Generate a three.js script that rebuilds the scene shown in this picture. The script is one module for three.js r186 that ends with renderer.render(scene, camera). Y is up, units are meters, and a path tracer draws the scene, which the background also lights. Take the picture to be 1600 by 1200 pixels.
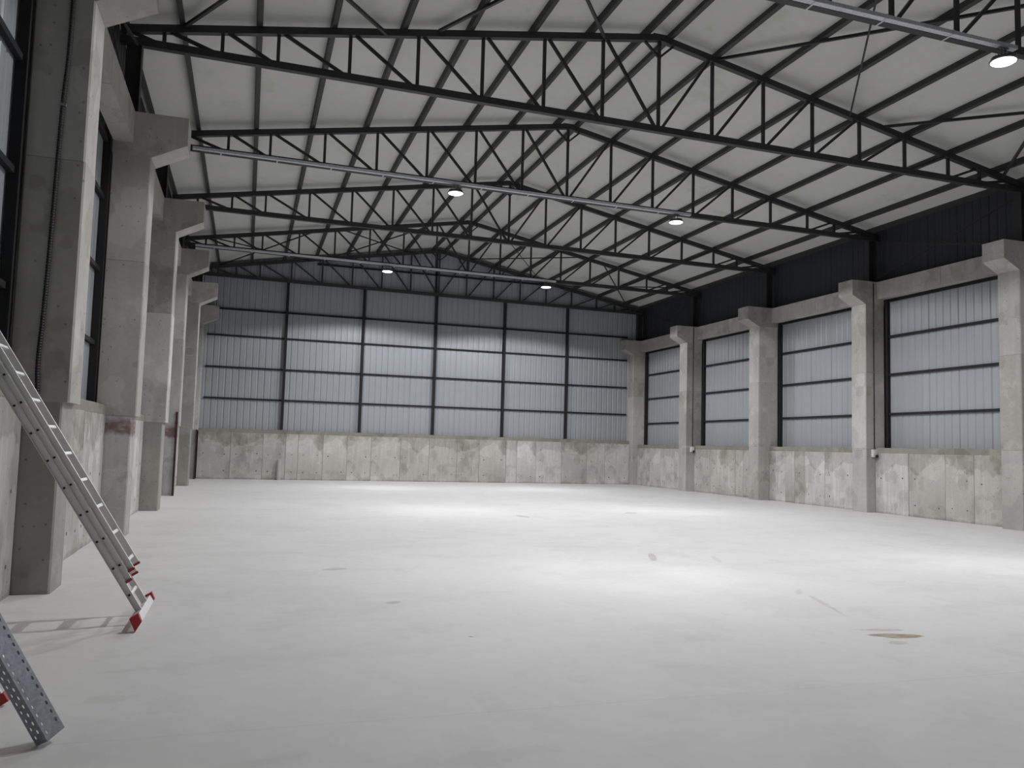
import * as THREE from 'three';
import { mergeGeometries } from 'three/addons/utils/BufferGeometryUtils.js';
import { RoundedBoxGeometry } from 'three/addons/geometries/RoundedBoxGeometry.js';

// ------------------------------------------------------------------ camera, renderer, exposure
const scene = new THREE.Scene();
scene.background = new THREE.Color(0x000000);
const camera = new THREE.PerspectiveCamera(49.96, 4 / 3, 0.05, 120);
camera.position.set(0, 1.6, 0);
camera.rotation.set(0.0762, -0.3093, 0.0273, 'YXZ');
scene.add(camera);
const renderer = new THREE.WebGLRenderer({ antialias: true });
renderer.toneMapping = THREE.LinearToneMapping;
renderer.toneMappingExposure = 1.45;
renderer.shadowMap.enabled = true;
// light of one hall lamp (candela, colour, cone); the lamps that carry it are built further down
const LAMP = { cd: 86, color: 0xfafaff, angle: 1.364, penumbra: 0.08 };

// ------------------------------------------------------------------ small tools
function rng(seed) { let s = seed >>> 0; return () => { s = (s + 0x6d2b79f5) >>> 0; let t = Math.imul(s ^ (s >>> 15), 1 | s); t = (t + Math.imul(t ^ (t >>> 7), 61 | t)) ^ t; return ((t ^ (t >>> 14)) >>> 0) / 4294967296; }; }
const R = rng(20241);
const hash = (x, y, s) => { let h = Math.imul(x, 374761393) + Math.imul(y, 668265263) + Math.imul(s, 1442695041); h = Math.imul(h ^ (h >>> 13), 1274126177); return ((h ^ (h >>> 16)) >>> 0) / 4294967296; };
const mod = (a, n) => ((a % n) + n) % n;
function vnoise(x, y, s, px = 0, py = 0) {
  const xi = Math.floor(x), yi = Math.floor(y); let fx = x - xi, fy = y - yi;
  fx = fx * fx * (3 - 2 * fx); fy = fy * fy * (3 - 2 * fy);
  const X0 = px ? mod(xi, px) : xi, X1 = px ? mod(xi + 1, px) : xi + 1, Y0 = py ? mod(yi, py) : yi, Y1 = py ? mod(yi + 1, py) : yi + 1;
  const a = hash(X0, Y0, s), b = hash(X1, Y0, s), c = hash(X0, Y1, s), d = hash(X1, Y1, s);
  return a + (b - a) * fx + (c - a) * fy + (a - b - c + d) * fx * fy;
}
function fbm(x, y, s, oct, px = 0, py = 0) { let v = 0, a = 0.5, t = 0; for (let i = 0; i < oct; i++) { v += a * vnoise(x, y, s + i * 17, px, py); t += a; a *= 0.55; x *= 2; y *= 2; px *= 2; py *= 2; } return v / t; }
const sstep = (a, b, x) => { const t = Math.min(1, Math.max(0, (x - a) / (b - a))); return t * t * (3 - 2 * t); };
function tex(w, h, fn, { srgb = true, wrap = true } = {}) {
  const d = new Uint8Array(w * h * 4);
  for (let j = 0; j < h; j++) for (let i = 0; i < w; i++) {
    const c = fn((i + 0.5) / w, (j + 0.5) / h), k = (j * w + i) * 4;
    d[k] = Math.max(0, Math.min(255, c[0])); d[k + 1] = Math.max(0, Math.min(255, c[1])); d[k + 2] = Math.max(0, Math.min(255, c[2])); d[k + 3] = 255;
  }
  const t = new THREE.DataTexture(d, w, h, THREE.RGBAFormat);
  t.magFilter = THREE.LinearFilter; t.minFilter = THREE.LinearMipmapLinearFilter; t.generateMipmaps = true;
  t.wrapS = t.wrapT = wrap ? THREE.RepeatWrapping : THREE.ClampToEdgeWrapping;
  if (srgb) t.colorSpace = THREE.SRGBColorSpace;
  t.needsUpdate = true; return t;
}
const used = {};
function numbered(n) { const k = used[n] = (used[n] ?? -1) + 1; return k ? `${n}_${String(k).padStart(3, '0')}` : n; }
function shade(o) { o.castShadow = o.receiveShadow = true; return o; }
function mesh(name, geo, mat, parent = scene) { const m = shade(new THREE.Mesh(geo, mat)); m.name = parent === scene ? numbered(name) : name; parent.add(m); return m; }
function tag(o, label, category, group) { o.userData.label = label; o.userData.category = category; o.userData.kind = 'thing'; if (group) o.userData.group = group; return o; }
function thing(name, label, category, pos = [0, 0, 0], group) { const o = new THREE.Group(); o.name = numbered(name); o.position.set(...pos); scene.add(o); return tag(o, label, category, group); }
function struct(name) { const o = new THREE.Group(); o.name = name; o.userData.kind = 'structure'; scene.add(o); return o; }
function copy(src, label) { const c = src.clone(); c.name = numbered(src.name.replace(/_\d{3}$/, '')); if (label) c.userData.label = label; scene.add(c); return c; }
// numbers repeats of one part name under one thing
function finish(o) { const n = {}; for (const c of o.children) { const b = c.name; n[b] = (n[b] ?? -1) + 1; if (n[b]) c.name = `${b}_${String(n[b]).padStart(3, '0')}`; } return o; }
// uv in metres by the way each face points, moved by (du, dv)
function metreUV(g, du = 0, dv = 0, s = 1) {
  if (g.index) g = g.toNonIndexed();
  const p = g.attributes.position, n = g.attributes.normal, uv = new Float32Array(p.count * 2);
  for (let i = 0; i < p.count; i++) {
    const ax = Math.abs(n.getX(i)), ay = Math.abs(n.getY(i)), az = Math.abs(n.getZ(i)), x = p.getX(i), y = p.getY(i), z = p.getZ(i);
    let u, v; if (ay >= ax && ay >= az) { u = x; v = z; } else if (ax >= az) { u = z; v = y; } else { u = x; v = y; }
    uv[2 * i] = u * s + du; uv[2 * i + 1] = v * s + dv;
  }
  g.setAttribute('uv', new THREE.BufferAttribute(uv, 2)); return g;
}
function boxAt(x0, x1, y0, y1, z0, z1) { const g = new THREE.BoxGeometry(Math.abs(x1 - x0), Math.abs(y1 - y0), Math.abs(z1 - z0)); g.translate((x0 + x1) / 2, (y0 + y1) / 2, (z0 + z1) / 2); return g; }
// upright prism with chamfered vertical edges
function chamferPrism(x0, x1, z0, z1, y0, y1, c = 0.018) {
  const s = new THREE.Shape([[x0 + c, z0], [x1 - c, z0], [x1, z0 + c], [x1, z1 - c], [x1 - c, z1], [x0 + c, z1], [x0, z1 - c], [x0, z0 + c]].map(([a, b]) => new THREE.Vector2(a, -b)));
  const g = new THREE.ExtrudeGeometry(s, { depth: y1 - y0, bevelEnabled: false }); g.rotateX(-Math.PI / 2); g.translate(0, y0, 0); return g;
}
function profileZ(pts, z0, z1) { const g = new THREE.ExtrudeGeometry(new THREE.Shape(pts.map(([a, b]) => new THREE.Vector2(a, b))), { depth: z1 - z0, bevelEnabled: false }); g.translate(0, 0, z0); return g; }
const V = (x, y, z) => new THREE.Vector3(x, y, z);
// straight member between two points: w across, h in the plane that holds 'up'
function barGeo(a, b, w, h, up = V(0, 1, 0)) {
  const d = b.clone().sub(a), L = d.length(), g = new THREE.BoxGeometry(w, h, L); d.normalize();
  if (Math.abs(d.dot(up)) > 0.99) up = V(0, 0, 1);
  const x = up.clone().cross(d).normalize(), y = d.clone().cross(x).normalize();
  g.applyMatrix4(new THREE.Matrix4().makeBasis(x, y, d).setPosition(a.clone().add(b).multiplyScalar(0.5))); return g;
}

// ------------------------------------------------------------------ measured layout (metres)
const Z0 = 9.4, BAY = 5.1, RIDGE_X = 7.766, RIDGE_Y = 10.155;
const zf = (k) => -(Z0 + BAY * k);                   // face of column row k that looks at the camera
const trussZ = (k) => zf(k) - 0.384;
const yTop = (x) => (x < RIDGE_X ? RIDGE_Y - 0.1665 * (RIDGE_X - x) : RIDGE_Y - 0.1945 * (x - RIDGE_X));
const yBot = (x) => 8.285 - 0.0085 * (x + 2.3);
const yRoof = (x) => yTop(x) + 0.205;                // underside of the roof sheets
const COL = 0.6, XL_OUT = -2.31, XR_OUT = 17.72, Z_BACK = 14, Z_GABLE = -35.2;
const LOW_L = 2.09, LOW_R = 1.86, LOW_G = 2.03;
const leftIn = [-1.74, -1.71, -1.70, -1.80, -1.73, -1.84], rightIn = [null, 17.0, 17.05, 16.93, 17.0, 17.1];

// ------------------------------------------------------------------ materials
function concretePixel(u, v, P, tone, warm) {
  const x = u * P, y = v * P;
  const big = fbm(x * 0.7, y * 0.7, 11, 4, Math.round(P * 0.7), Math.round(P * 0.7)) - 0.5;
  const mid = fbm(x * 3, y * 2, 23, 4, P * 3, P * 2) - 0.5, fine = fbm(x * 22, y * 22, 37, 3, P * 22, P * 22) - 0.5;
  const streak = fbm(x * 9, y * 1, 51, 3, P * 9, P) - 0.5;
  const blot = sstep(0.60, 0.64, fbm(x * 1.5, y * 1.5, 77, 4, Math.round(P * 1.5), Math.round(P * 1.5)));
  const pale = sstep(0.63, 0.67, fbm(x * 2 + 9, y * 2, 91, 4, P * 2, P * 2));
  const cx = Math.floor(x * 9), cy = Math.floor(y * 9), h = hash(mod(cx, P * 9), mod(cy, P * 9), 5);
  let pore = 0; if (h > 0.9) { const dx = x * 9 - cx - 0.3 - 0.4 * hash(cx, cy, 6), dy = y * 9 - cy - 0.3 - 0.4 * hash(cx, cy, 7); pore = sstep(0.13, 0.07, Math.hypot(dx, dy)); }
  let t = tone + 24 * big + 18 * mid + 9 * fine + 12 * streak - 12 * blot + 9 * pale - 45 * pore;
  return [t + warm * 1.5, t + warm * 0.5, t - warm * 2 - 2 * blot];
}
const concreteTex = tex(1024, 1024, (u, v) => concretePixel(u, v, 4, 177, 2.0));
const concreteBump = tex(512, 512, (u, v) => { const f = fbm(u * 60, v * 60, 3, 4, 60, 60) * 130 + fbm(u * 8, v * 8, 4, 3, 8, 8) * 110; return [f, f, f]; }, { srgb: false });
for (const t of [concreteTex, concreteBump]) t.repeat.set(1 / 4, 1 / 4);
const std = (o) => new THREE.MeshStandardMaterial(o);
const concrete = [0xffffff, 0xf0efec, 0xe4e3df].map((c) => std({ color: c, map: concreteTex, bumpMap: concreteBump, bumpScale: 0.002, roughness: 0.92 }));
// low walls: cast concrete with grey-brown damp patches and pale runs under the coping
const lowTex = tex(2048, 512, (u, v) => {
  const x = u * 8, y = v * 2;
  let c = concretePixel(u, v / 4, 8, 190, 2.0);
  const edge = fbm(x * 1.2, y * 0.5, 131, 5, 10, 0), top = fbm(x * 6, 0.5, 137, 3, 48, 0);
  const damp = sstep(0.0, 0.05, y - (2.05 - 0.8 * Math.max(0, edge - 0.36) * 2.2 - 0.22 * top));
  const patch = sstep(0.63, 0.66, fbm(x * 2.2, y * 1.6, 151, 5, 18, 0)), run = sstep(0.60, 0.70, fbm(x * 11, y * 0.7, 163, 3, 88, 0));
  const d = -22 * damp * (0.6 + 0.6 * fbm(x * 7, y * 5, 171, 3, 56, 0)) - 13 * patch + 9 * run;
  const foot = sstep(0.10, 0.02, y + 0.08 * (fbm(x * 3, y, 181, 3, 24, 0) - 0.5)) * 22;
  return [c[0] + d - foot, c[1] + d - foot, c[2] + d * 1.06 - foot];
});
lowTex.wrapT = THREE.ClampToEdgeWrapping; lowTex.repeat.set(1 / 8, 1 / 2);
const lowConcrete = [0xffffff, 0xf4f3f0, 0xeae9e6].map((c) => std({ color: c, map: lowTex, bumpMap: concreteBump, bumpScale: 0.002, roughness: 0.92 }));
const copingMat = std({ color: 0xc4c1b8, map: concreteTex, bumpMap: concreteBump, bumpScale: 0.004, roughness: 0.95 });
// column feet with a rusty red band where the steel formwork stood
const rustTex = tex(512, 512, (u, v) => {
  const c = concretePixel(u, v / 1, 4, 168, 1.2), y = v * 2, x = u * 2, b = sstep(1.58, 1.68, y + 0.16 * (fbm(x * 6, y * 4, 211, 4) - 0.5)) * sstep(1.93, 1.80, y + 0.1 * (fbm(x * 5, y * 3, 217, 4) - 0.5)) * sstep(0.12, 0.5, fbm(x * 4, y * 7, 223, 4));
  return [c[0] - 48 * b, c[1] - 68 * b, c[2] - 68 * b];
}, { wrap: true });
rustTex.repeat.set(0.5, 0.5);
const rustConcrete = std({ map: rustTex, bumpMap: concreteBump, bumpScale: 0.002, roughness: 0.93 });
const footConcrete = std({ color: 0xd9d8d5, map: concreteTex, bumpMap: concreteBump, bumpScale: 0.0025, roughness: 0.93 });
const sheetMat = std({ color: new THREE.Color().setRGB(0.315, 0.338, 0.352), roughness: 0.42 });
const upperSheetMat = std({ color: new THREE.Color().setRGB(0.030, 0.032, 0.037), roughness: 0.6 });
const backSheetMat = std({ color: new THREE.Color().setRGB(0.22, 0.23, 0.25), roughness: 0.6 });
const roofTex = tex(2048, 2048, (u, v) => {
  const x = u * 24, y = v * 52;
  const g = fbm(x * 0.5, y * 0.5, 301, 4) - 0.5, m = sstep(0.66, 0.80, fbm(x * 1.3, y * 1.1, 311, 5)), f = fbm(x * 7, y * 7, 321, 2) - 0.5;
  const t = 196 + 10 * g + 4 * f; return [t - 9 * m, t - 7 * m, t - 3 - 14 * m];
}, { wrap: false });
const roofMat = std({ map: roofTex, roughness: 0.7 });
const steel = std({ color: new THREE.Color().setRGB(0.028, 0.026, 0.027), roughness: 0.55 });
const steelGrey = std({ color: new THREE.Color().setRGB(0.030, 0.029, 0.029), roughness: 0.6 });
const frameBlack = std({ color: new THREE.Color().setRGB(0.009, 0.009, 0.0105), roughness: 0.85 });
const zincTex = tex(256, 256, (u, v) => { const t = 190 + 40 * (fbm(u * 24, v * 24, 401, 3, 24, 24) - 0.5) + 20 * (hash(Math.floor(u * 40), Math.floor(v * 40), 9) - 0.5); return [t, t + 3, t + 7]; });
zincTex.repeat.set(2, 2);
const zinc = std({ map: zincTex, color: 0xffffff, metalness: 0.15, roughness: 0.5 });
const zincDark = std({ color: new THREE.Color().setRGB(0.52, 0.54, 0.57), map: zincTex, metalness: 0.3, roughness: 0.48 });
const aluminium = std({ color: new THREE.Color().setRGB(0.80, 0.795, 0.78), metalness: 0.15, roughness: 0.45 });
const redPlastic = std({ color: new THREE.Color().setRGB(0.42, 0.025, 0.022), roughness: 0.5 });
const blackPlastic = std({ color: new THREE.Color().setRGB(0.012, 0.012, 0.013), roughness: 0.5 });
const whitePlastic = std({ color: new THREE.Color().setRGB(0.66, 0.66, 0.64), roughness: 0.45 });
const rusty = std({ color: new THREE.Color().setRGB(0.035, 0.016, 0.013), roughness: 0.8 });
const pipeGrey = std({ color: new THREE.Color().setRGB(0.42, 0.42, 0.40), roughness: 0.6 });
const lampBody = std({ color: new THREE.Color().setRGB(0.16, 0.16, 0.17), metalness: 0.3, roughness: 0.5 });
const lampLens = std({ color: 0xffffff, emissive: new THREE.Color(LAMP.color), emissiveIntensity: 6, roughness: 0.4 });
const tieMat = std({ color: new THREE.Color().setRGB(0.10, 0.095, 0.09), roughness: 0.95 });

// ------------------------------------------------------------------ floor: pale power-floated screed, one saw cut
const marks = [  // scuffs and spills seen on the floor: x, z, half length, half width, angle, colour shift, edge noise
  [5.66, -6.13, 0.25, 0.10, -0.25, [-62, -78, -100], 0.5], [5.70, -6.36, 0.24, 0.05, -0.2, [-26, -28, -36], 0.7], [5.46, -5.90, 0.10, 0.06, 0.2, [-26, -25, -28], 0.4],
  [1.13, -10.72, 0.17, 0.10, 0.3, [-26, -27, -28], 0.3], [1.5, -8.43, 0.09, 0.06, 0.5, [-30, -30, -32], 0.3], [9.47, -19.3, 0.18, 0.12, 0, [-60, -62, -60], 0.3], [6.2, -18.3, 0.12, 0.3, 0.1, [-34, -34, -34], 0.4],
  [5.93, -11.35, 0.48, 0.06, 1.15, [-34, -36, -36], 0.4], [6.82, -11.0, 0.40, 0.05, 1.2, [-14, -14, -15], 0.5], [6.05, -7.62, 0.56, 0.035, 1.22, [-20, -21, -24], 0.5], [6.25, -8.3, 0.2, 0.04, 0.9, [-16, -16, -18], 0.5],
  [1.88, -6.83, 0.015, 0.03, 0.3, [-60, -62, -64], 0.2], [-0.75, -5.65, 0.14, 0.10, 0.2, [-9, -8, -12], 0.6], [0.2, -4.42, 0.2, 0.06, 0.4, [-7, -7, -7], 0.6], [1.1, -3.9, 0.16, 0.12, 0, [-7, -7, -7], 0.7],
  [1.3, -4.2, 0.35, 0.1, 0.1, [-8, -8, -8], 0.8], [-0.7, -6.3, 0.2, 0.05, 0.1, [-8, -8, -8], 0.6],
];
function floorPixel(x, z) {
  const g = fbm(x * 0.35, z * 0.35, 501, 4) - 0.5, m = fbm(x * 1.6, z * 1.1, 511, 4) - 0.5, f = fbm(x * 14, z * 14, 521, 3) - 0.5;
  const wipe = sstep(0.58, 0.68, fbm(x * 0.9 + z * 0.5, z * 1.7, 531, 4)), dust = sstep(0.62, 0.70, fbm(x * 2.6, z * 2.2, 541, 5));
  let t = 221 + 8 * g + 8 * m + 5 * f - 4 * wipe - 4 * dust, c = [t + 1, t, t - 3];
  for (const [mx, mz, a, b, an, d, e] of marks) {
    const dx = x - mx, dz = z - mz; if (Math.abs(dx) > 1 || Math.abs(dz) > 1) continue;
    const ca = Math.cos(an), sa = Math.sin(an), p = (dx * ca - dz * sa) / a, q = (dx * sa + dz * ca) / b;
    const r = Math.hypot(p, q) + e * 1.3 * (fbm(x * 9, z * 9, 551, 3) - 0.5), k = sstep(1.05, 0.8, r) * (0.7 + 0.6 * (fbm(x * 16, z * 16, 557, 2) - 0.3));
    c[0] += d[0] * k; c[1] += d[1] * k; c[2] += d[2] * k;
  }
  return c;
}
const FX0 = -2.7, FX1 = 18.1;
const floor = struct('floor');
for (const [z0, z1, w, h] of [[Z_BACK + 0.3, -4.8992, 1024, 512], [-4.9008, -17, 2048, 1200], [-17, -35.9, 1024, 1024]]) {
  const map = tex(w, h, (u, v) => floorPixel(FX0 + u * (FX1 - FX0), z0 + v * (z1 - z0)), { wrap: false });
  const g = boxAt(FX0, FX1, -0.25, 0, z1, z0).toNonIndexed(), p = g.attributes.position, uv = g.attributes.uv;
  for (let i = 0; i < p.count; i++) uv.setXY(i, (p.getX(i) - FX0) / (FX1 - FX0), (p.getZ(i) - z0) / (z1 - z0));
  mesh('floor_slab', g, std({ map, roughness: 0.74 }), floor);
}
mesh('floor_bed', boxAt(FX0, FX1, -0.4, -0.25, -35.9, Z_BACK + 0.3), footConcrete, floor);
finish(floor);

// ------------------------------------------------------------------ roof
const ceiling = struct('ceiling');
for (const s of [-1, 1]) {
  const xe = s < 0 ? -2.75 : 18.15, z0 = -35.95, z1 = Z_BACK + 0.3;
  const g = profileZ(s < 0 ? [[xe, yRoof(xe)], [RIDGE_X, yRoof(RIDGE_X)], [RIDGE_X, yRoof(RIDGE_X) + 0.1], [xe, yRoof(xe) + 0.1]] : [[RIDGE_X, yRoof(RIDGE_X)], [xe, yRoof(xe)], [xe, yRoof(xe) + 0.1], [RIDGE_X, yRoof(RIDGE_X) + 0.1]], z0, z1);
  const p = g.attributes.position, uv = g.attributes.uv;
  for (let i = 0; i < p.count; i++) uv.setXY(i, (p.getX(i) + 3) / 24, (p.getZ(i) + 37) / 52);
  mesh('roof_slope', g, roofMat, ceiling);
}
finish(ceiling);

// ------------------------------------------------------------------ ribbed wall sheets: wide flats, narrow grooves
const RIB = 0.25;
// pts along the wall (s) and depth (d, positive away from the hall)
function sheetProfile(len) {
  const out = [], n = Math.round(len / RIB), q = len / n;
  for (let i = 0; i < n; i++) { const a = i * q; out.push([a, 0], [a + q * 0.40, 0], [a + q * 0.45, 0.004], [a + q * 0.50, 0], [a + q * 0.70, 0], [a + q * 0.80, i % 4 === 3 ? 0.026 : 0.018], [a + q * 0.90, i % 4 === 3 ? 0.026 : 0.018]); }
  out.push([len, 0], [len, 0.08], [0, 0.08]); return out;
}
// dir: 'x' for a gable facing +z (or -z with face=-1), 'z' for side walls
function sideSheet(x, sgn, z0, z1, y0, y1) {
  const pts = sheetProfile(Math.abs(z1 - z0));
  const s = new THREE.Shape(pts.map(([a, d]) => new THREE.Vector2(sgn * d, a)));      // x, along z
  const g = new THREE.ExtrudeGeometry(s, { depth: y1 - y0, bevelEnabled: false });
  g.rotateX(Math.PI / 2);                                                             // (x, y, z) -> (x, -z, y)
  g.translate(x, y1, Math.min(z0, z1)); return g;
}
function gableSheet(z, sgn, x0, x1, y0, top) {
  const s = new THREE.Shape(sheetProfile(x1 - x0).map(([a, d]) => new THREE.Vector2(a, sgn * d)));
  const g = new THREE.ExtrudeGeometry(s, { depth: 1, bevelEnabled: false });
  g.rotateX(-Math.PI / 2); g.translate(x0, 0, z);
  const p = g.attributes.position; for (let i = 0; i < p.count; i++) p.setY(i, p.getY(i) > 0.5 ? top(p.getX(i)) : y0);
  g.computeVertexNormals(); return g;
}
// ------------------------------------------------------------------ low cast walls in formwork panels
function lowWall(parent, axis, face, back, a0, a1, top, seed) {
  const r = rng(seed), L = Math.abs(a1 - a0), lo = Math.min(a0, a1), ws = []; let t = 0;
  while (t < L - 0.05) { let w = [0.5, 0.9, 1.0, 1.25, 1.25][Math.floor(r() * 5)]; if (L - t - w < 0.3) w = L - t; ws.push([t, w]); t += w; }
  const gap = 0.007, ties = [], capH = 0.15;
  ws.forEach(([t0, w], i) => {
    const proud = (r() - 0.5) * 0.012, f = face + proud, a = lo + t0 + gap, b = lo + t0 + w - gap;
    const g = metreUV(axis === 'z' ? boxAt(f, back, 0, top - capH, a, b) : boxAt(a, b, 0, top - capH, f, back), r() * 8, 0);
    // v runs from the floor to the coping so that stains sit where they belong
    const uv = g.attributes.uv, p = g.attributes.position; for (let k = 0; k < uv.count; k++) uv.setY(k, p.getY(k) / (top - capH) * 1.98 + 0.01);
    mesh('concrete_panel', g, lowConcrete[Math.floor(r() * 3)], parent);
    const rows = [0.32, 1.02], cols = w > 0.8 ? [0.22, w - 0.22] : [w / 2];
    for (const y of rows) for (const c of cols) if (r() < 0.75) {
      const q = new THREE.CylinderGeometry(0.016 + 0.012 * r(), 0.02 + 0.012 * r(), 0.012, 9), s = Math.sign(face - back);
      if (axis === 'z') { q.rotateZ(Math.PI / 2); q.translate(f - s * 0.004, y + (r() - 0.5) * 0.06, lo + t0 + c); } else { q.rotateX(Math.PI / 2); q.translate(lo + t0 + c, y + (r() - 0.5) * 0.06, f - s * 0.004); }
      ties.push(q);
    }
  });
  mesh('wall_core', axis === 'z' ? boxAt(face + Math.sign(back - face) * 0.02, back, 0, top - capH, lo, lo + L) : boxAt(lo, lo + L, 0, top - capH, face + Math.sign(back - face) * 0.02, back), footConcrete, parent);
  // coping poured last, a little rough along its edge
  const n = Math.max(2, Math.round(L / 0.25)), s = Math.sign(face - back);
  const cg = axis === 'z' ? new THREE.BoxGeometry(Math.abs(face - back), capH, L, 1, 2, n) : new THREE.BoxGeometry(L, capH, Math.abs(face - back), n, 2, 1);
  cg.translate(axis === 'z' ? (face + back) / 2 : lo + L / 2, top - capH / 2, axis === 'z' ? lo + L / 2 : (face + back) / 2);
  const p = cg.attributes.position;
  for (let k = 0; k < p.count; k++) {
    const al = axis === 'z' ? p.getZ(k) : p.getX(k), d = axis === 'z' ? p.getX(k) : p.getZ(k), y = p.getY(k);
    if (Math.abs(d - face) < 0.001) { const o = 0.012 * (vnoise(al * 3, y * 9, seed) - 0.35); axis === 'z' ? p.setX(k, d + s * o) : p.setZ(k, d + s * o); }
    if (y > top - 0.001) p.setY(k, y + 0.03 * (vnoise(al * 2.2, d * 3, seed + 3) - 0.5));
  }
  cg.computeVertexNormals(); mesh('coping', metreUV(cg, r() * 4, r() * 4), copingMat, parent);
  if (ties.length) { const m = mesh('tie_holes', mergeGeometries(ties), tieMat, parent); m.userData.kind = 'stuff'; }
}

const wallLeft = struct('wall_left'), wallRight = struct('wall_right'), wallBack = struct('wall_back'), wallFront = struct('wall_front');
const SX_L = -2.43, SX_R = 17.84;
for (let k = -1; k < 5; k++) lowWall(wallLeft, 'z', -2.15, -2.42, k < 0 ? Z_BACK : zf(k) - COL, zf(k + 1), LOW_L, 900 + k);
for (let k = 0; k < 5; k++) lowWall(wallRight, 'z', 17.38, 17.83, k < 1 ? Z_BACK : zf(k) - COL, zf(k + 1), LOW_R, 950 + k);
lowWall(wallBack, 'x', Z_GABLE, Z_GABLE - 0.3, -1.84, 17.1, LOW_G, 990);
{ // sheets: shared geometry for alike lengths
  const gl = sideSheet(0, -1, 0, 1, LOW_L - 0.12, 6.66), gr = sideSheet(0, 1, 0, 1, LOW_R - 0.12, 6.5), ul = sideSheet(0, -1, 0, 1, 6.66, yRoof(-2.43)), ur = sideSheet(0, 1, 0, 1, 6.5, yRoof(17.85));
  const put = (parent, name, g, m, x, z) => { const o = mesh(name, g, m, parent); o.position.set(x, 0, z); };
  for (let i = 0; i < 49; i++) {
    const z = Z_BACK - 1 - i - 0.0;
    put(wallLeft, 'cladding_sheet', gl, sheetMat, SX_L, z); put(wallRight, 'cladding_sheet', gr, sheetMat, SX_R, z);
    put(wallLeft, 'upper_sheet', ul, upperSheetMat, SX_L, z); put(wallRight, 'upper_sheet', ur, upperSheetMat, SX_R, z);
  }
  const zs = Z_BACK - 49, rest = 35.6 + zs;
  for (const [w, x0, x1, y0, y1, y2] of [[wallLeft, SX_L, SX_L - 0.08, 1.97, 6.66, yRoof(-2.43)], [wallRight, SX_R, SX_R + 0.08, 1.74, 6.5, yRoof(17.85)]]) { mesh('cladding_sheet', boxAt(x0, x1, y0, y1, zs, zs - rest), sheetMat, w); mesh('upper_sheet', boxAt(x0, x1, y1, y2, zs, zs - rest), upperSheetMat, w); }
  for (let i = 0; i < 20; i++) { const x0 = -2.43 + i * 1.0135, x1 = x0 + 1.0135; mesh('cladding_sheet', gableSheet(Z_GABLE - 0.22, 1, x0, x1, LOW_G - 0.12, (x) => yRoof(x) + 0.02), sheetMat, wallBack); }
}
// the end of the hall behind the camera: cast base and plain sheets
mesh('concrete_base', boxAt(-2.42, 17.83, 0, 2, Z_BACK, Z_BACK + 0.25), footConcrete, wallFront);
mesh('end_sheet', profileZ([[-2.6, 2], [18, 2], [18, yRoof(18) + 0.03], [RIDGE_X, yRoof(RIDGE_X) + 0.03], [-2.6, yRoof(-2.6) + 0.03]], Z_BACK, Z_BACK + 0.2), backSheetMat, wallFront);
for (const w of [wallLeft, wallRight, wallBack, wallFront]) finish(w);

// ------------------------------------------------------------------ concrete columns with corbels
const ord = ['nearest', 'second', 'third', 'fourth', 'fifth', 'sixth'];
const colNote = {
  L0: 'largest left concrete column, nearest, black cable hanging down its dark face', L1: 'second left concrete column from the front, rusty red band on its foot',
  L2: 'third concrete column from the front on the left, plain foot with dark bottom edge', L3: 'fourth left concrete column from the front, rusty pipe and red stain on its foot',
  L4: 'fifth concrete column from the front on the left, narrow dark foot before the last bay', L5: 'concrete corner column on the left against the far gable wall',
  R1: 'concrete column cut by the right edge of the photo, nearest on the right wall', R2: 'second concrete column from the right edge, white box and thin conduit on its shaded face',
  R3: 'third concrete column from the right edge, with dark damp patches on its foot', R4: 'fourth concrete column from the right edge, slim conduit and white box on its shaded face', R5: 'concrete corner column on the right against the far gable wall' };
function column(side, k) {
  const L = side === 'L', xin = L ? leftIn[k] : rightIn[k], out = L ? XL_OUT : XR_OUT, s = L ? 1 : -1, z = zf(k);
  const t = thing('concrete_column', colNote[side + k], 'column', [xin, 0, z - COL / 2], L ? 'concrete columns of the left wall' : 'concrete columns of the right wall');
  const lx = (x) => x - xin, yFoot = L ? 1.93 : 1.84, yJoint = (L ? 4.4 : 4.05) + 0.12 * (R() - 0.5), yC = L ? 6.2 : 6.06, yN = L ? 6.47 : 6.3, yT = L ? 6.94 : 6.74;
  const pr = (a, y0, y1, dz = 0) => chamferPrism(Math.min(lx(a), lx(out)), Math.max(lx(a), lx(out)), -COL / 2 + dz, COL / 2 - dz, y0, y1);
  const uv = (g) => metreUV(g, R() * 4, R() * 4);
  const foot = L ? pr(xin - s * 0.065, 0, yFoot, 0.012) : pr(xin + 0.008, 0, yFoot, 0.006);
  if (L && (k === 1 || k === 3)) { const g = metreUV(foot, R() * 2, 0); mesh('column_foot', g, rustConcrete, t); } else mesh('column_foot', uv(foot), L ? footConcrete : concrete[k % 2], t);
  mesh('shaft', uv(pr(xin, yFoot, yJoint - 0.004)), concrete[(k + 1) % 3], t);
  mesh('shaft', uv(pr(xin - s * 0.006, yJoint, yC)), concrete[k % 3], t);
  mesh('pour_joint', pr(xin - s * 0.012, yJoint - 0.02, yJoint + 0.02, 0.012), tieMat, t);
  const nose = L ? 0.535 : 0.45;
  const P = [[lx(out), yC], [0, yC], [s * nose, yN], [s * nose, yT], [lx(out), yT]];
  mesh('corbel', uv(profileZ(L ? P : P.slice().reverse(), -COL / 2, COL / 2)), concrete[(k + 2) % 3], t);
  finish(t); return t;
}
for (let k = 0; k < 6; k++) column('L', k);
for (let k = 1; k < 6; k++) column('R', k);

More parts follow.
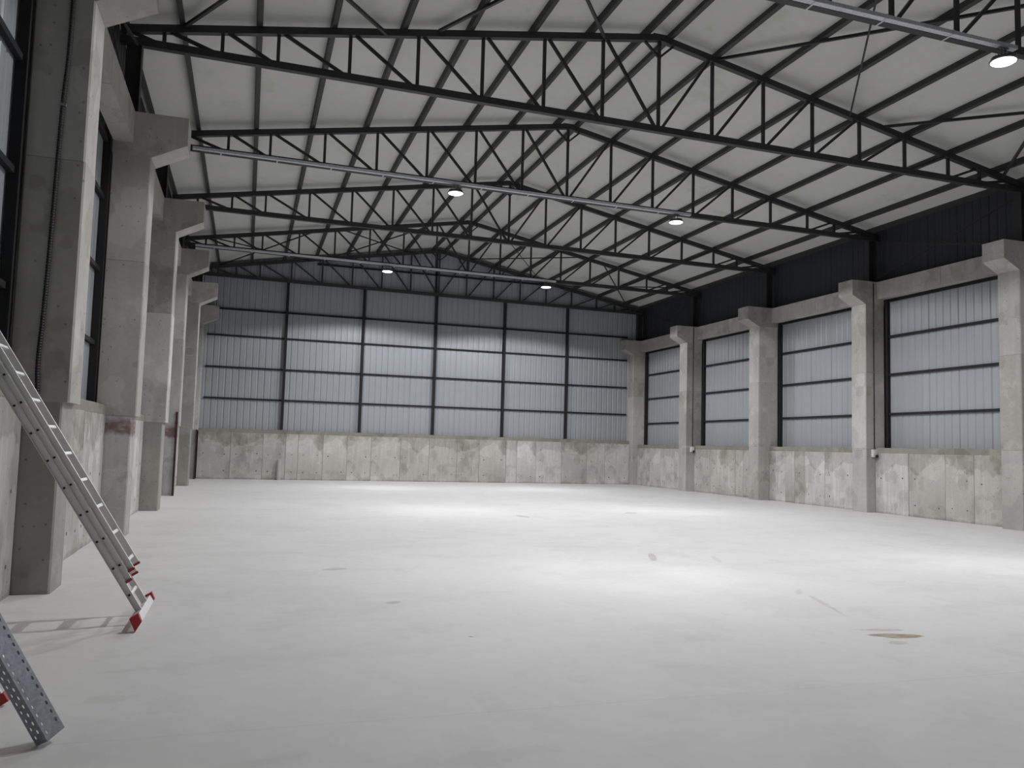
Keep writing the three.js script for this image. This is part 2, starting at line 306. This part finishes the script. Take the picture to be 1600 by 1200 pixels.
// concrete tie beams between the column heads
const beamNote = { R1: 'long concrete tie beam at upper right with a vertical joint at mid span', R2: 'concrete tie beam on the right wall between second and third column from the right edge', R3: 'concrete tie beam on the right wall between third and fourth column from the right edge', R4: 'short looking concrete tie beam in the far right bay beside the corner column',
  L0: 'concrete tie beam at upper left behind the nearest column, with a brown stain', L1: 'concrete tie beam between the second and third columns of the left wall', L2: 'concrete tie beam between the third and fourth columns of the left wall', L3: 'concrete tie beam between the fourth and fifth columns of the left wall', L4: 'concrete tie beam in the far left bay before the corner column' };
for (const side of ['L', 'R']) for (let k = side === 'L' ? 0 : 1; k < 5; k++) {
  const z1 = zf(k) - COL, z0 = zf(k + 1), x0 = side === 'L' ? XL_OUT + 0.01 : 17.46, x1 = side === 'L' ? -2.0 : XR_OUT - 0.01, [y0, y1] = side === 'L' ? [6.41, 6.93] : [6.22, 6.73];
  const t = thing('tie_beam', beamNote[side + k], 'beam', [(x0 + x1) / 2, y0, (z0 + z1) / 2], 'concrete tie beams of the ' + (side === 'L' ? 'left' : 'right') + ' wall');
  const w = (x1 - x0) / 2, L = (z1 - z0) / 2, cut = 0.1;
  for (const [a, b] of [[-L, cut - 0.006], [cut + 0.006, L]]) mesh('beam_length', metreUV(boxAt(-w, w, 0, y1 - y0, a, b), R() * 4, R() * 4), concrete[(k + 1) % 3], t);
  mesh('beam_joint', boxAt(-w + 0.012, w - 0.012, 0.012, y1 - y0 - 0.012, cut - 0.006, cut + 0.006), tieMat, t);
  finish(t);
}

// ------------------------------------------------------------------ steel stub columns on the column heads
const stubGeo = (h) => mergeGeometries([boxAt(-0.12, -0.105, 0, h, -0.1, 0.1), boxAt(0.105, 0.12, 0, h, -0.1, 0.1), boxAt(-0.105, 0.105, 0, h, -0.006, 0.006)]);
for (const side of ['L', 'R']) for (let k = side === 'L' ? 0 : 1; k < 6; k++) {
  const x = side === 'L' ? -2.12 : 17.56, y0 = side === 'L' ? 6.94 : 6.74, h = yBot(x) - 0.065 - y0;
  const where = k === 5 ? 'corner' : side === 'L' ? ord[k] : ['', 'right edge', 'second', 'third', 'fourth'][k];
  const t = thing('steel_stub', `short black steel post standing on the ${where} concrete column of the ${side === 'L' ? 'left' : 'right'} wall`, 'post', [x, y0, trussZ(k)], 'steel stub posts under the truss ends');
  mesh('post', metreUV(stubGeo(h - 0.02).translate(0, 0.02, 0)), steel, t);
  mesh('base_plate', boxAt(-0.15, 0.15, 0, 0.02, -0.14, 0.14), steel, t);
}

// ------------------------------------------------------------------ roof trusses
const PX = [0, 1, 2, 3, 4, 5, 6].map((i) => 1.26 * i).concat([8.5, 9.44, 10.06]);
function makeTruss() {
  const t = thing('roof_truss', 'black', 'truss', [0, 0, trussZ(0)], 'black steel roof trusses');
  const xa = RIDGE_X - PX[9] - 0.06, xb = RIDGE_X + PX[9] + 0.06, up = V(0, 1, 0);
  mesh('top_chord', barGeo(V(xa, yTop(xa), 0), V(RIDGE_X, RIDGE_Y, 0), 0.12, 0.13, up), steel, t);
  mesh('top_chord', barGeo(V(RIDGE_X, RIDGE_Y, 0), V(xb, yTop(xb), 0), 0.12, 0.13, up), steel, t);
  mesh('bottom_chord', barGeo(V(xa, yBot(xa), 0), V(xb, yBot(xb), 0), 0.12, 0.13, up), steel, t);
  for (const s of [-1, 1]) PX.forEach((d, i) => {
    if (!i && s > 0) return;
    const x = RIDGE_X + s * d;
    if (yTop(x) - yBot(x) > 0.14) mesh('vertical', barGeo(V(x, yBot(x), 0), V(x, yTop(x), 0), 0.06, 0.06), steel, t);
  });
  for (const s of [-1, 1]) for (let i = 0; i < 9; i++) {
    const xo = RIDGE_X + s * (PX[i + 1] - 0.07), xi = RIDGE_X + s * (PX[i] + 0.07);
    mesh('diagonal', barGeo(V(xo, yTop(xo) - 0.03, 0), V(xi, yBot(xi) + 0.03, 0), 0.055, 0.055, V(0, 0, 1)), steel, t);
  }
  for (const s of [-1, 1]) mesh('ridge_brace', barGeo(V(RIDGE_X, RIDGE_Y - 0.42, 0), V(RIDGE_X + s * 0.33, RIDGE_Y - 0.12, 0), 0.045, 0.045, V(0, 0, 1)), steel, t);
  mesh('ridge_plate', boxAt(RIDGE_X - 0.16, RIDGE_X + 0.16, RIDGE_Y - 0.02, RIDGE_Y + 0.06, -0.066, 0.066), steel, t);
  return finish(t);
}
const trussNote = ['nearest black roof truss, cut off by the top of the photo, carrying a grey tray', 'large black roof truss spanning the full width at the top, without lamps or tray', 'black roof truss with a grey cable tray and the two larger looking middle lamps', 'black roof truss between the two lamp trusses, fourth from the front, without tray', 'black roof truss with grey tray and the two small far lamps', 'black roof truss against the far gable sheets, farthest of all'];
const truss0 = makeTruss(); truss0.userData.label = trussNote[0];
for (let k = 1; k < 6; k++) copy(truss0, trussNote[k]).position.z = trussZ(k);

// ------------------------------------------------------------------ purlins, along the hall
const purlinX = [-2.28, -1.39, -0.12, 1.17, 2.46, 3.74, 5.02, 6.25, 7.49, 8.02, 9.12, 10.36, 11.62, 12.9, 14.18, 15.45, 16.78, 17.6];
const nth = ['first', 'second', 'third', 'fourth', 'fifth', 'sixth', 'seventh', 'eighth'];
const purlinShape = () => { const a = 0.045, h = 0.136, w = 0.012; return [[-a, 0], [a, 0], [a, w], [-a + w, w], [-a + w, h - w], [a, h - w], [a, h], [-a, h]]; };
purlinX.forEach((x, i) => {
  const left = x < RIDGE_X, slope = left ? 0.1665 : -0.1945, g = profileZ(purlinShape(), -35.34, Z_BACK - 0.02);
  const label = i === 0 ? 'black purlin along the left eave above the column heads' : i === 17 ? 'black purlin along the right eave above the dark wall strip' : i === 8 ? 'left one of the close pair of black purlins at the ridge' : i === 9 ? 'right one of the close pair of black purlins at the ridge'
    : left ? `long black purlin on the left roof slope, ${nth[i - 1]} from the left eave` : `long black purlin on the right roof slope, ${nth[16 - i]} from the right eave`;
  const m = tag(mesh('roof_purlin', g, steelGrey), label, 'purlin', 'black purlins under the roof sheets');
  m.position.set(x, yTop(x) + 0.0665, 0); m.rotation.z = Math.atan(slope);
});

// roof bracing bars: crosses between trusses 0-1 and 4-5
const crossX = [[-1.35, 2.1, 'at the left eave'], [3.1, 6.5, 'left of the ridge'], [9.15, 12.5, 'right of the ridge'], [13.45, 16.9, 'at the right eave']];
for (const [ka, kb, bay, w] of [[1, 0, 'nearest bay', 0.055], [5, 4, 'farthest bay', 0.04]]) for (const [xa, xb, where] of crossX) for (const d of [0, 1]) {
  const zA = trussZ(ka) + 0.07, zB = trussZ(kb) - 0.07, x0 = d ? xb : xa, x1 = d ? xa : xb, dy = d ? -0.034 : 0.034;
  const g = barGeo(V(0, 0, 0), V(x1 - x0, yTop(x1) - yTop(x0), zB - zA), d && where === 'right of the ridge' ? w * 0.6 : w, d && where === 'right of the ridge' ? w * 0.6 : w);
  const m = tag(mesh('roof_bracing_bar', g, steel), `thin roof bracing bar, ${bay}, ${where}, running ${d ? 'leftward' : 'rightward'} toward viewer`, 'bracing bar', 'roof bracing crosses');
  m.position.set(x0, yTop(x0) + dy, zA);
}
// wall bracing over the beams
for (const [side, k, note] of [['R', 1, 'upper right'], ['R', 4, 'far right'], ['L', 0, 'upper left']]) for (const d of [0, 1]) {
  const x = side === 'L' ? -2.1 : 17.62, zA = trussZ(k + 1) + 0.13, zB = trussZ(k) - 0.13, lo = side === 'L' ? 7.03 : 6.83, hi = yBot(x) - 0.1, y0 = d ? hi : lo, y1 = d ? lo : hi;
  const g = barGeo(V(0, 0, 0), V(0, y1 - y0, zB - zA), 0.03, 0.04);
  const m = tag(mesh('wall_bracing_bar', g, steel), `thin black wall bracing bar at ${note} above the tie beam, ${d ? 'falling' : 'rising'} toward the viewer`, 'bracing bar', 'wall bracing above the tie beams');
  m.position.set(x + (d ? 0.035 : -0.035), y0, zA);
}

// ------------------------------------------------------------------ gable framing
[1.36, 4.54, 7.70, 10.86, 13.9].forEach((x, i) => {
  const t = thing('gable_post', `black steel post in front of the far gable sheets, ${nth[i]} from the left`, 'post', [x, LOW_G, -35.3], 'black posts of the far gable');
  const y1 = yBot(x) - 0.07 - LOW_G;
  mesh('post', mergeGeometries([boxAt(-0.055, 0.055, 0.0, y1, 0.045, 0.06), boxAt(-0.055, 0.055, 0.0, y1, -0.05, -0.035), boxAt(-0.006, 0.006, 0.0, y1, -0.035, 0.045)]), frameBlack, t);
  mesh('base_plate', boxAt(-0.09, 0.09, -0.005, 0.012, -0.08, 0.08), frameBlack, t);
});
tag(mesh('gable_king_post', boxAt(7.62, 7.70, 8.3, yTop(7.66) - 0.07, -35.405, -35.355), frameBlack), 'black upright behind the far truss under the ridge', 'post');
[[3.26, 'lowest'], [4.53, 'second from the bottom'], [5.83, 'third from the bottom'], [6.92, 'fourth from the bottom'], [9.1, 'behind the far truss']].forEach(([y, n]) => {
  const hw = y > 8.3 ? (yTop(7.766) - y) / 0.18 - 0.6 : 9.5, x0 = y > 8.3 ? RIDGE_X - hw : -1.72, x1 = y > 8.3 ? RIDGE_X + hw : 17.0;
  tag(mesh('gable_girt', profileZ([[0, 0], [0, 0]].length ? [[-0.0, -0.035], [x1 - x0, -0.035], [x1 - x0, 0.035], [0, 0.035]] : [], -0.03, 0.03), frameBlack), `black horizontal girt across the far gable sheets, ${n}`, 'girt', 'black girts of the far gable').position.set(x0, y, -35.385);
});
// black frames that carry the side sheets, one per bay
const bayNote = { R1: 'black sheet frame of the large right bay between the first and second right columns', R2: 'black sheet frame of the second right bay from the right edge', R3: 'black sheet frame of the third right bay from the right edge', R4: 'black sheet frame of the narrow far right bay beside the corner column',
  'L-1': 'black sheet frame at the left edge of the photo, before the nearest column', L0: 'black sheet frame between the nearest and second left columns', L1: 'black sheet frame behind the second left column', L2: 'black sheet frame behind the third left column', L3: 'black sheet frame behind the fourth left column', L4: 'black sheet frame of the far left bay' };
for (const side of ['L', 'R']) for (let k = side === 'L' ? -1 : 1; k < 5; k++) {
  const L = side === 'L', z1 = k < 0 ? zf(0) + 4.4 : zf(k) - COL, z0 = zf(k + 1), x0 = L ? SX_L + 0.012 : 17.73, x1 = L ? -2.315 : SX_R - 0.008, yb = L ? LOW_L : LOW_R, yt = L ? 6.41 : 6.22;
  const t = thing('sheet_frame', bayNote[side + k], 'frame', [(x0 + x1) / 2, yb, (z0 + z1) / 2], 'black frames carrying the side sheets');
  const w = (x1 - x0) / 2, h = (z1 - z0) / 2;
  for (const s of [-1, 1]) mesh('frame_post', boxAt(-w, w, 0, yt - yb, s * h, s * (h - 0.11)), frameBlack, t);
  for (const y of L ? [3.07, 4.25, 5.42, 6.37] : [2.85, 4.0, 5.12, 6.185]) mesh('girt', boxAt(L ? -w : w - 0.06, L ? -w + 0.06 : w, y - yb - 0.035, y - yb + 0.035, -h + 0.11, h - 0.11), frameBlack, t);
  finish(t);
}

// ------------------------------------------------------------------ cable trays on trusses 0, 2, 4
[[0, -1.9, 11.35, 'grey galvanized cable tray on the nearest truss, at the top right of the photo'], [2, -1.5, 11.4, 'grey galvanized cable tray along the middle lamp truss'], [4, -2.0, 11.3, 'grey galvanized cable tray along the far lamp truss']].forEach(([k, x0, x1, label]) => {
  const z = trussZ(k) + 0.062, t = thing('cable_tray', label, 'cable tray', [x0, yBot(x0) - 0.058, z], 'galvanized cable trays on the lamp trusses'), L = x1 - x0;
  const u = [[0, 0], [0.1, 0], [0.1, 0.06], [0.094, 0.06], [0.094, 0.006], [0.006, 0.006], [0.006, 0.06], [0, 0.06]];
  const g = profileZ(u.map(([a, b]) => [-a, b]).reverse(), 0, L); g.rotateY(Math.PI / 2); t.rotation.z = -0.0085;
  mesh('tray', metreUV(g), zinc, t);
  for (let x = 0.6; x < L - 0.2; x += 1.26) mesh('clip', mergeGeometries([boxAt(x, x + 0.03, -0.008, 0.0, -0.14, 0.104), boxAt(x, x + 0.03, -0.008, 0.066, 0.1, 0.106)]), zinc, t);
  for (const c of [0.03, 0.055]) { const q = new THREE.CylinderGeometry(0.011, 0.011, L, 8); q.rotateZ(Math.PI / 2); q.translate(L / 2, 0.018, c); mesh('cable', q, blackPlastic, t); }
  finish(t);
});

// ------------------------------------------------------------------ high-bay lamps
function makeLamp() {
  const t = thing('high_bay_lamp', '', 'lamp', [0, 0, 0], 'round high-bay lamps under the trusses');
  const prof = [[0.0, 0.0], [0.2, 0.0], [0.205, 0.012], [0.195, 0.03], [0.15, 0.05], [0.13, 0.058], [0.06, 0.062], [0.055, 0.1], [0, 0.1]].map(([a, b]) => new THREE.Vector2(a, b));
  mesh('housing', new THREE.LatheGeometry(prof, 40), lampBody, t);
  const fins = []; for (let i = 0; i < 24; i++) { const g = boxAt(0.075, 0.17, 0.045, 0.085, -0.003, 0.003); g.rotateY((i / 24) * Math.PI * 2); fins.push(g); }
  mesh('cooling_fins', mergeGeometries(fins), lampBody, t);
  const lens = new THREE.LatheGeometry([[0, -0.022], [0.09, -0.02], [0.16, -0.013], [0.182, 0.0], [0.18, 0.004], [0, 0.004]].map(([a, b]) => new THREE.Vector2(a, b)), 40);
  mesh('lens', lens, lampLens, t);
  const br = [boxAt(-0.05, -0.035, 0.09, 0.222, -0.012, 0.012), boxAt(0.035, 0.05, 0.09, 0.222, -0.012, 0.012), boxAt(-0.1, 0.1, 0.218, 0.225, -0.02, 0.02)]; mesh('bracket', mergeGeometries(br), lampBody, t);
  return t;
}
const lampSpots = [[2, 4.72, 'bright round lamp glaring under the middle truss, left of the ridge'], [2, 10.96, 'round lamp under the middle lamp truss, right of the ridge at the tray end'], [4, 4.66, 'small round far lamp, left one under the far lamp truss'], [4, 10.9, 'small round far lamp, right one under the far lamp truss'], [0, 11.1, 'strongly glaring lamp at the upper right corner of the photo'], [0, 4.72, 'lamp above the top edge of the photo whose glow shows beside the ridge']];
const lamp0 = makeLamp();
lampSpots.forEach(([k, x, label], i) => {
  const o = i ? copy(lamp0, label) : lamp0; o.userData.label = label;
  const y = yBot(x) - 0.145 - 0.008 - 0.139; o.position.set(x, y, trussZ(k) + 0.112);
  const s = new THREE.SpotLight(LAMP.color, LAMP.cd, 0, LAMP.angle, LAMP.penumbra, 2);
  s.name = numbered('lamp_light'); s.position.set(x, y - 0.03, trussZ(k) + 0.112); s.target.position.set(x, 0, trussZ(k) + 0.112);
  s.castShadow = true; s.shadow.radius = 4; s.shadow.mapSize.set(1024, 1024); s.shadow.camera.near = 0.05; scene.add(s, s.target);
  s.target.name = numbered('lamp_aim');
});

// ------------------------------------------------------------------ conduits, boxes, pipes, cable
for (const [k, x, y1, label, boxLabel] of [[2, 17.33, 6.68, 'thin dark conduit running up the shaded face of the second column from the right edge', 'small white junction box at the foot of the conduit, second column from the right edge'], [4, 17.3, 6.7, 'thin dark conduit running up the shaded face of the fourth column from the right edge', 'small white junction box at the foot of the conduit, fourth column from the right edge']]) {
  const g = new THREE.CylinderGeometry(0.016, 0.016, y1 - 1.84, 10); g.translate(0, (y1 - 1.84) / 2, 0);
  const c = thing('conduit', label, 'conduit', [x, 1.84, zf(k) + 0.018], 'conduits on the right columns'); mesh('pipe', g, blackPlastic, c);
  for (const y of [0.9, 2.2, 3.5]) mesh('clip', boxAt(-0.022, 0.022, y, y + 0.02, -0.018, 0.018), zincDark, c);
  finish(c);
  const b = thing('junction_box', boxLabel, 'box', [x - 0.03, 1.6, zf(k)], 'white junction boxes on the right columns');
  mesh('case', new RoundedBoxGeometry(0.16, 0.22, 0.09, 2, 0.012).translate(0, 0.1, 0.05), whitePlastic, b); mesh('socket', new THREE.CylinderGeometry(0.035, 0.04, 0.06, 14).rotateX(0.9).translate(0.03, 0.02, 0.11), blackPlastic, b); mesh('lid', new RoundedBoxGeometry(0.07, 0.09, 0.02, 2, 0.006).translate(-0.02, 0.13, 0.1), whitePlastic, b);
}
{
  const pts = [[-1.955, 6.18], [-1.96, 5.6], [-1.985, 5.0], [-1.998, 4.3], [-2.012, 3.5], [-2.03, 2.75], [-2.045, 2.3], [-2.03, 1.99]].map(([x, y]) => V(x, y, zf(0) + 0.02));
  const c = thing('hanging_cable', 'black corrugated cable hanging down the dark face of the nearest left column', 'cable', [-2.0, 2, zf(0)]);
  const off = (p) => p.clone().sub(V(-2.0, 2, zf(0)));
  const curve = new THREE.CatmullRomCurve3(pts.map(off)), N = 900, g = new THREE.TubeGeometry(curve, N, 0.021, 8);
  const p = g.attributes.position; for (let i = 0; i <= N; i++) { const ctr = curve.getPointAt(i / N), k = i % 6 < 3 ? 1.12 : 0.9; for (let j = 0; j <= 8; j++) { const q = i * 9 + j; p.setXYZ(q, ctr.x + (p.getX(q) - ctr.x) * k, ctr.y + (p.getY(q) - ctr.y) * k, ctr.z + (p.getZ(q) - ctr.z) * k); } }
  g.computeVertexNormals(); mesh('sheath', g, blackPlastic, c);
  mesh('clip', boxAt(-0.0, 0.05, 3.0, 3.03, -0.0, 0.045), zincDark, c);
}
for (const [x, y0, y1, z, label] of [[-1.86, 0, 2.32, zf(3) + 0.04, 'dark rusty pipe standing against the foot of the fourth left column'], [-1.88, 0, 1.95, zf(5) + 0.04, 'dark rusty pipe standing in the far left corner']]) {
  const t = thing('rusty_pipe', label, 'pipe', [x, y0, z], 'rusty pipes at the left columns');
  mesh('pipe', new THREE.CylinderGeometry(0.028, 0.028, y1 - y0, 12).translate(0, (y1 - y0) / 2, 0), rusty, t); mesh('collar', new THREE.CylinderGeometry(0.036, 0.036, 0.05, 12).translate(0, y1 - y0 - 0.3, 0), rusty, t);
}
{
  const t = thing('pipe_stub', 'short pale pipe standing on the floor before the far gable wall', 'pipe', [1.32, 0, -35.0]);
  mesh('pipe', new THREE.CylinderGeometry(0.085, 0.085, 0.82, 20, 1, true).translate(0, 0.41, 0), std({ color: new THREE.Color().setRGB(0.42, 0.42, 0.40), roughness: 0.6, side: THREE.DoubleSide }), t); mesh('rim', new THREE.TorusGeometry(0.085, 0.012, 8, 20).rotateX(Math.PI / 2).translate(0, 0.82, 0), pipeGrey, t);
}

// ------------------------------------------------------------------ aluminium ladders
function makeLadder(label, pos, angle, len, single) {
  const t = thing('extension_ladder', label, 'ladder', pos, undefined); t.rotation.z = angle;
  // local frame: y along the rails, x out of the ladder towards the hall, z along the rungs
  const sec = single ? [[0.0, 0.28, 0.0, len]] : [[0.0, 0.2, 0.02, len], [0.056, 0.2, 0.30, len - 0.02], [0.112, 0.18, 0.37, len - 0.05]], P = 0.265;
  sec.forEach(([n, hw, y0, y1], si) => {
    for (const s of [-1, 1]) {
      const rail = mesh('rail', (() => { const sh = new THREE.Shape(); const w = 0.026, d = 0.012, q = 0.004; [[-w, -d], [w, -d], [w, d], [w - q, d], [w - q, -d + q], [-w + q, -d + q], [-w + q, d], [-w, d]].forEach(([a, b], i) => i ? sh.lineTo(a, -s * b) : sh.moveTo(a, -s * b)); const g = new THREE.ExtrudeGeometry(sh, { depth: y1 - y0, bevelEnabled: false }); g.rotateX(-Math.PI / 2); g.translate(n, y0, s * hw); return g; })(), aluminium, t);
      if (si || single) mesh('end_cap', new RoundedBoxGeometry(single ? 0.075 : 0.058, single ? 0.06 : 0.022, single ? 0.045 : 0.03, 2, 0.004).translate(n, y0 - 0.006, s * hw), redPlastic, rail);
    }
    for (let i = 0; ; i++) {
      const y = 0.185 + i * P + (si ? 0 : 0); if (y > y1 - 0.05) break; if (y < y0 + 0.05) continue;
      const r = mesh('rung', new RoundedBoxGeometry(0.03, 0.03, 2 * hw - 0.012, 1, 0.005).translate(n, y, 0), aluminium, t);
      if (si < 2) for (const s of [-1, 1]) mesh('rung_plug', boxAt(n - 0.009, n + 0.009, y - 0.009, y + 0.009, s * (hw + 0.010), s * (hw + 0.0145)), blackPlastic, r);
    }
  });
  if (single) return finish(t);
  const bar = mesh('stabilizer_bar', new RoundedBoxGeometry(0.05, 0.07, 1.0, 2, 0.006).translate(0.0, -0.005, 0), aluminium, t);
  for (const s of [-1, 1]) mesh('rubber_foot', (() => { const g = profileZ([[-0.045, -0.075], [0.035, -0.03], [0.045, 0.045], [-0.03, 0.045]], -0.03, 0.03); g.translate(0, 0, s * 0.505); return g; })(), redPlastic, bar);
  return finish(t);
}
makeLadder('aluminium triple ladder with red feet leaning on the left wall before the nearest column', [-0.79, 0.09, -8.02], 0.549, 3.0);
makeLadder('aluminium ladder at the lower left corner, red capped end showing behind the perforated channel', [-1.305, 0.04, -5.93], 0.549, 1.5, true);

// ------------------------------------------------------------------ perforated galvanized channel
{
  const t = thing('perforated_channel', 'galvanized perforated steel channel leaning at the lower left corner', 'channel', [-0.895, 0.03, -4.86]);
  t.quaternion.setFromAxisAngle(V(0, 0, 1), 0.51).multiply(new THREE.Quaternion().setFromAxisAngle(V(0, 1, 0), -0.55));
  const L = 2.4, W = 0.125, F = 0.075, th = 0.003;
  const plate = (w, cols, cap) => { // plate in x (0..w), y (0..L) with rows of slots
    const sh = new THREE.Shape([[0, 0], [w, 0], [w, L], [0, L]].map(([a, b]) => new THREE.Vector2(a, b)));
    for (const [c, off, ax, ay] of cols) for (let y = 0.04 + off; y < L - 0.04; y += 0.05) { const h = new THREE.Path(); h.absellipse(c, y, ax, ay, 0, Math.PI * 2, true); sh.holes.push(h); }
    return new THREE.ExtrudeGeometry(sh, { depth: th, bevelEnabled: false, curveSegments: 5 });
  };
  // web faces +x (the hall), running back from the near corner along -z
  const web = plate(W, [[0.022, 0, 0.006, 0.011], [W - 0.022, 0.025, 0.007, 0.012]]); web.rotateY(Math.PI / 2); mesh('web', metreUV(web), zincDark, t);
  const f1 = plate(F, [[0.02, 0, 0.006, 0.011], [F - 0.025, 0.025, 0.007, 0.012]]); f1.translate(-F, 0, -th); mesh('flange', metreUV(f1), zincDark, t);
  const f2 = plate(F, [[0.03, 0, 0.006, 0.011]]); f2.translate(-F, 0, -W); mesh('flange', metreUV(f2), zincDark, t);
  finish(t);
}

renderer.render(scene, camera);
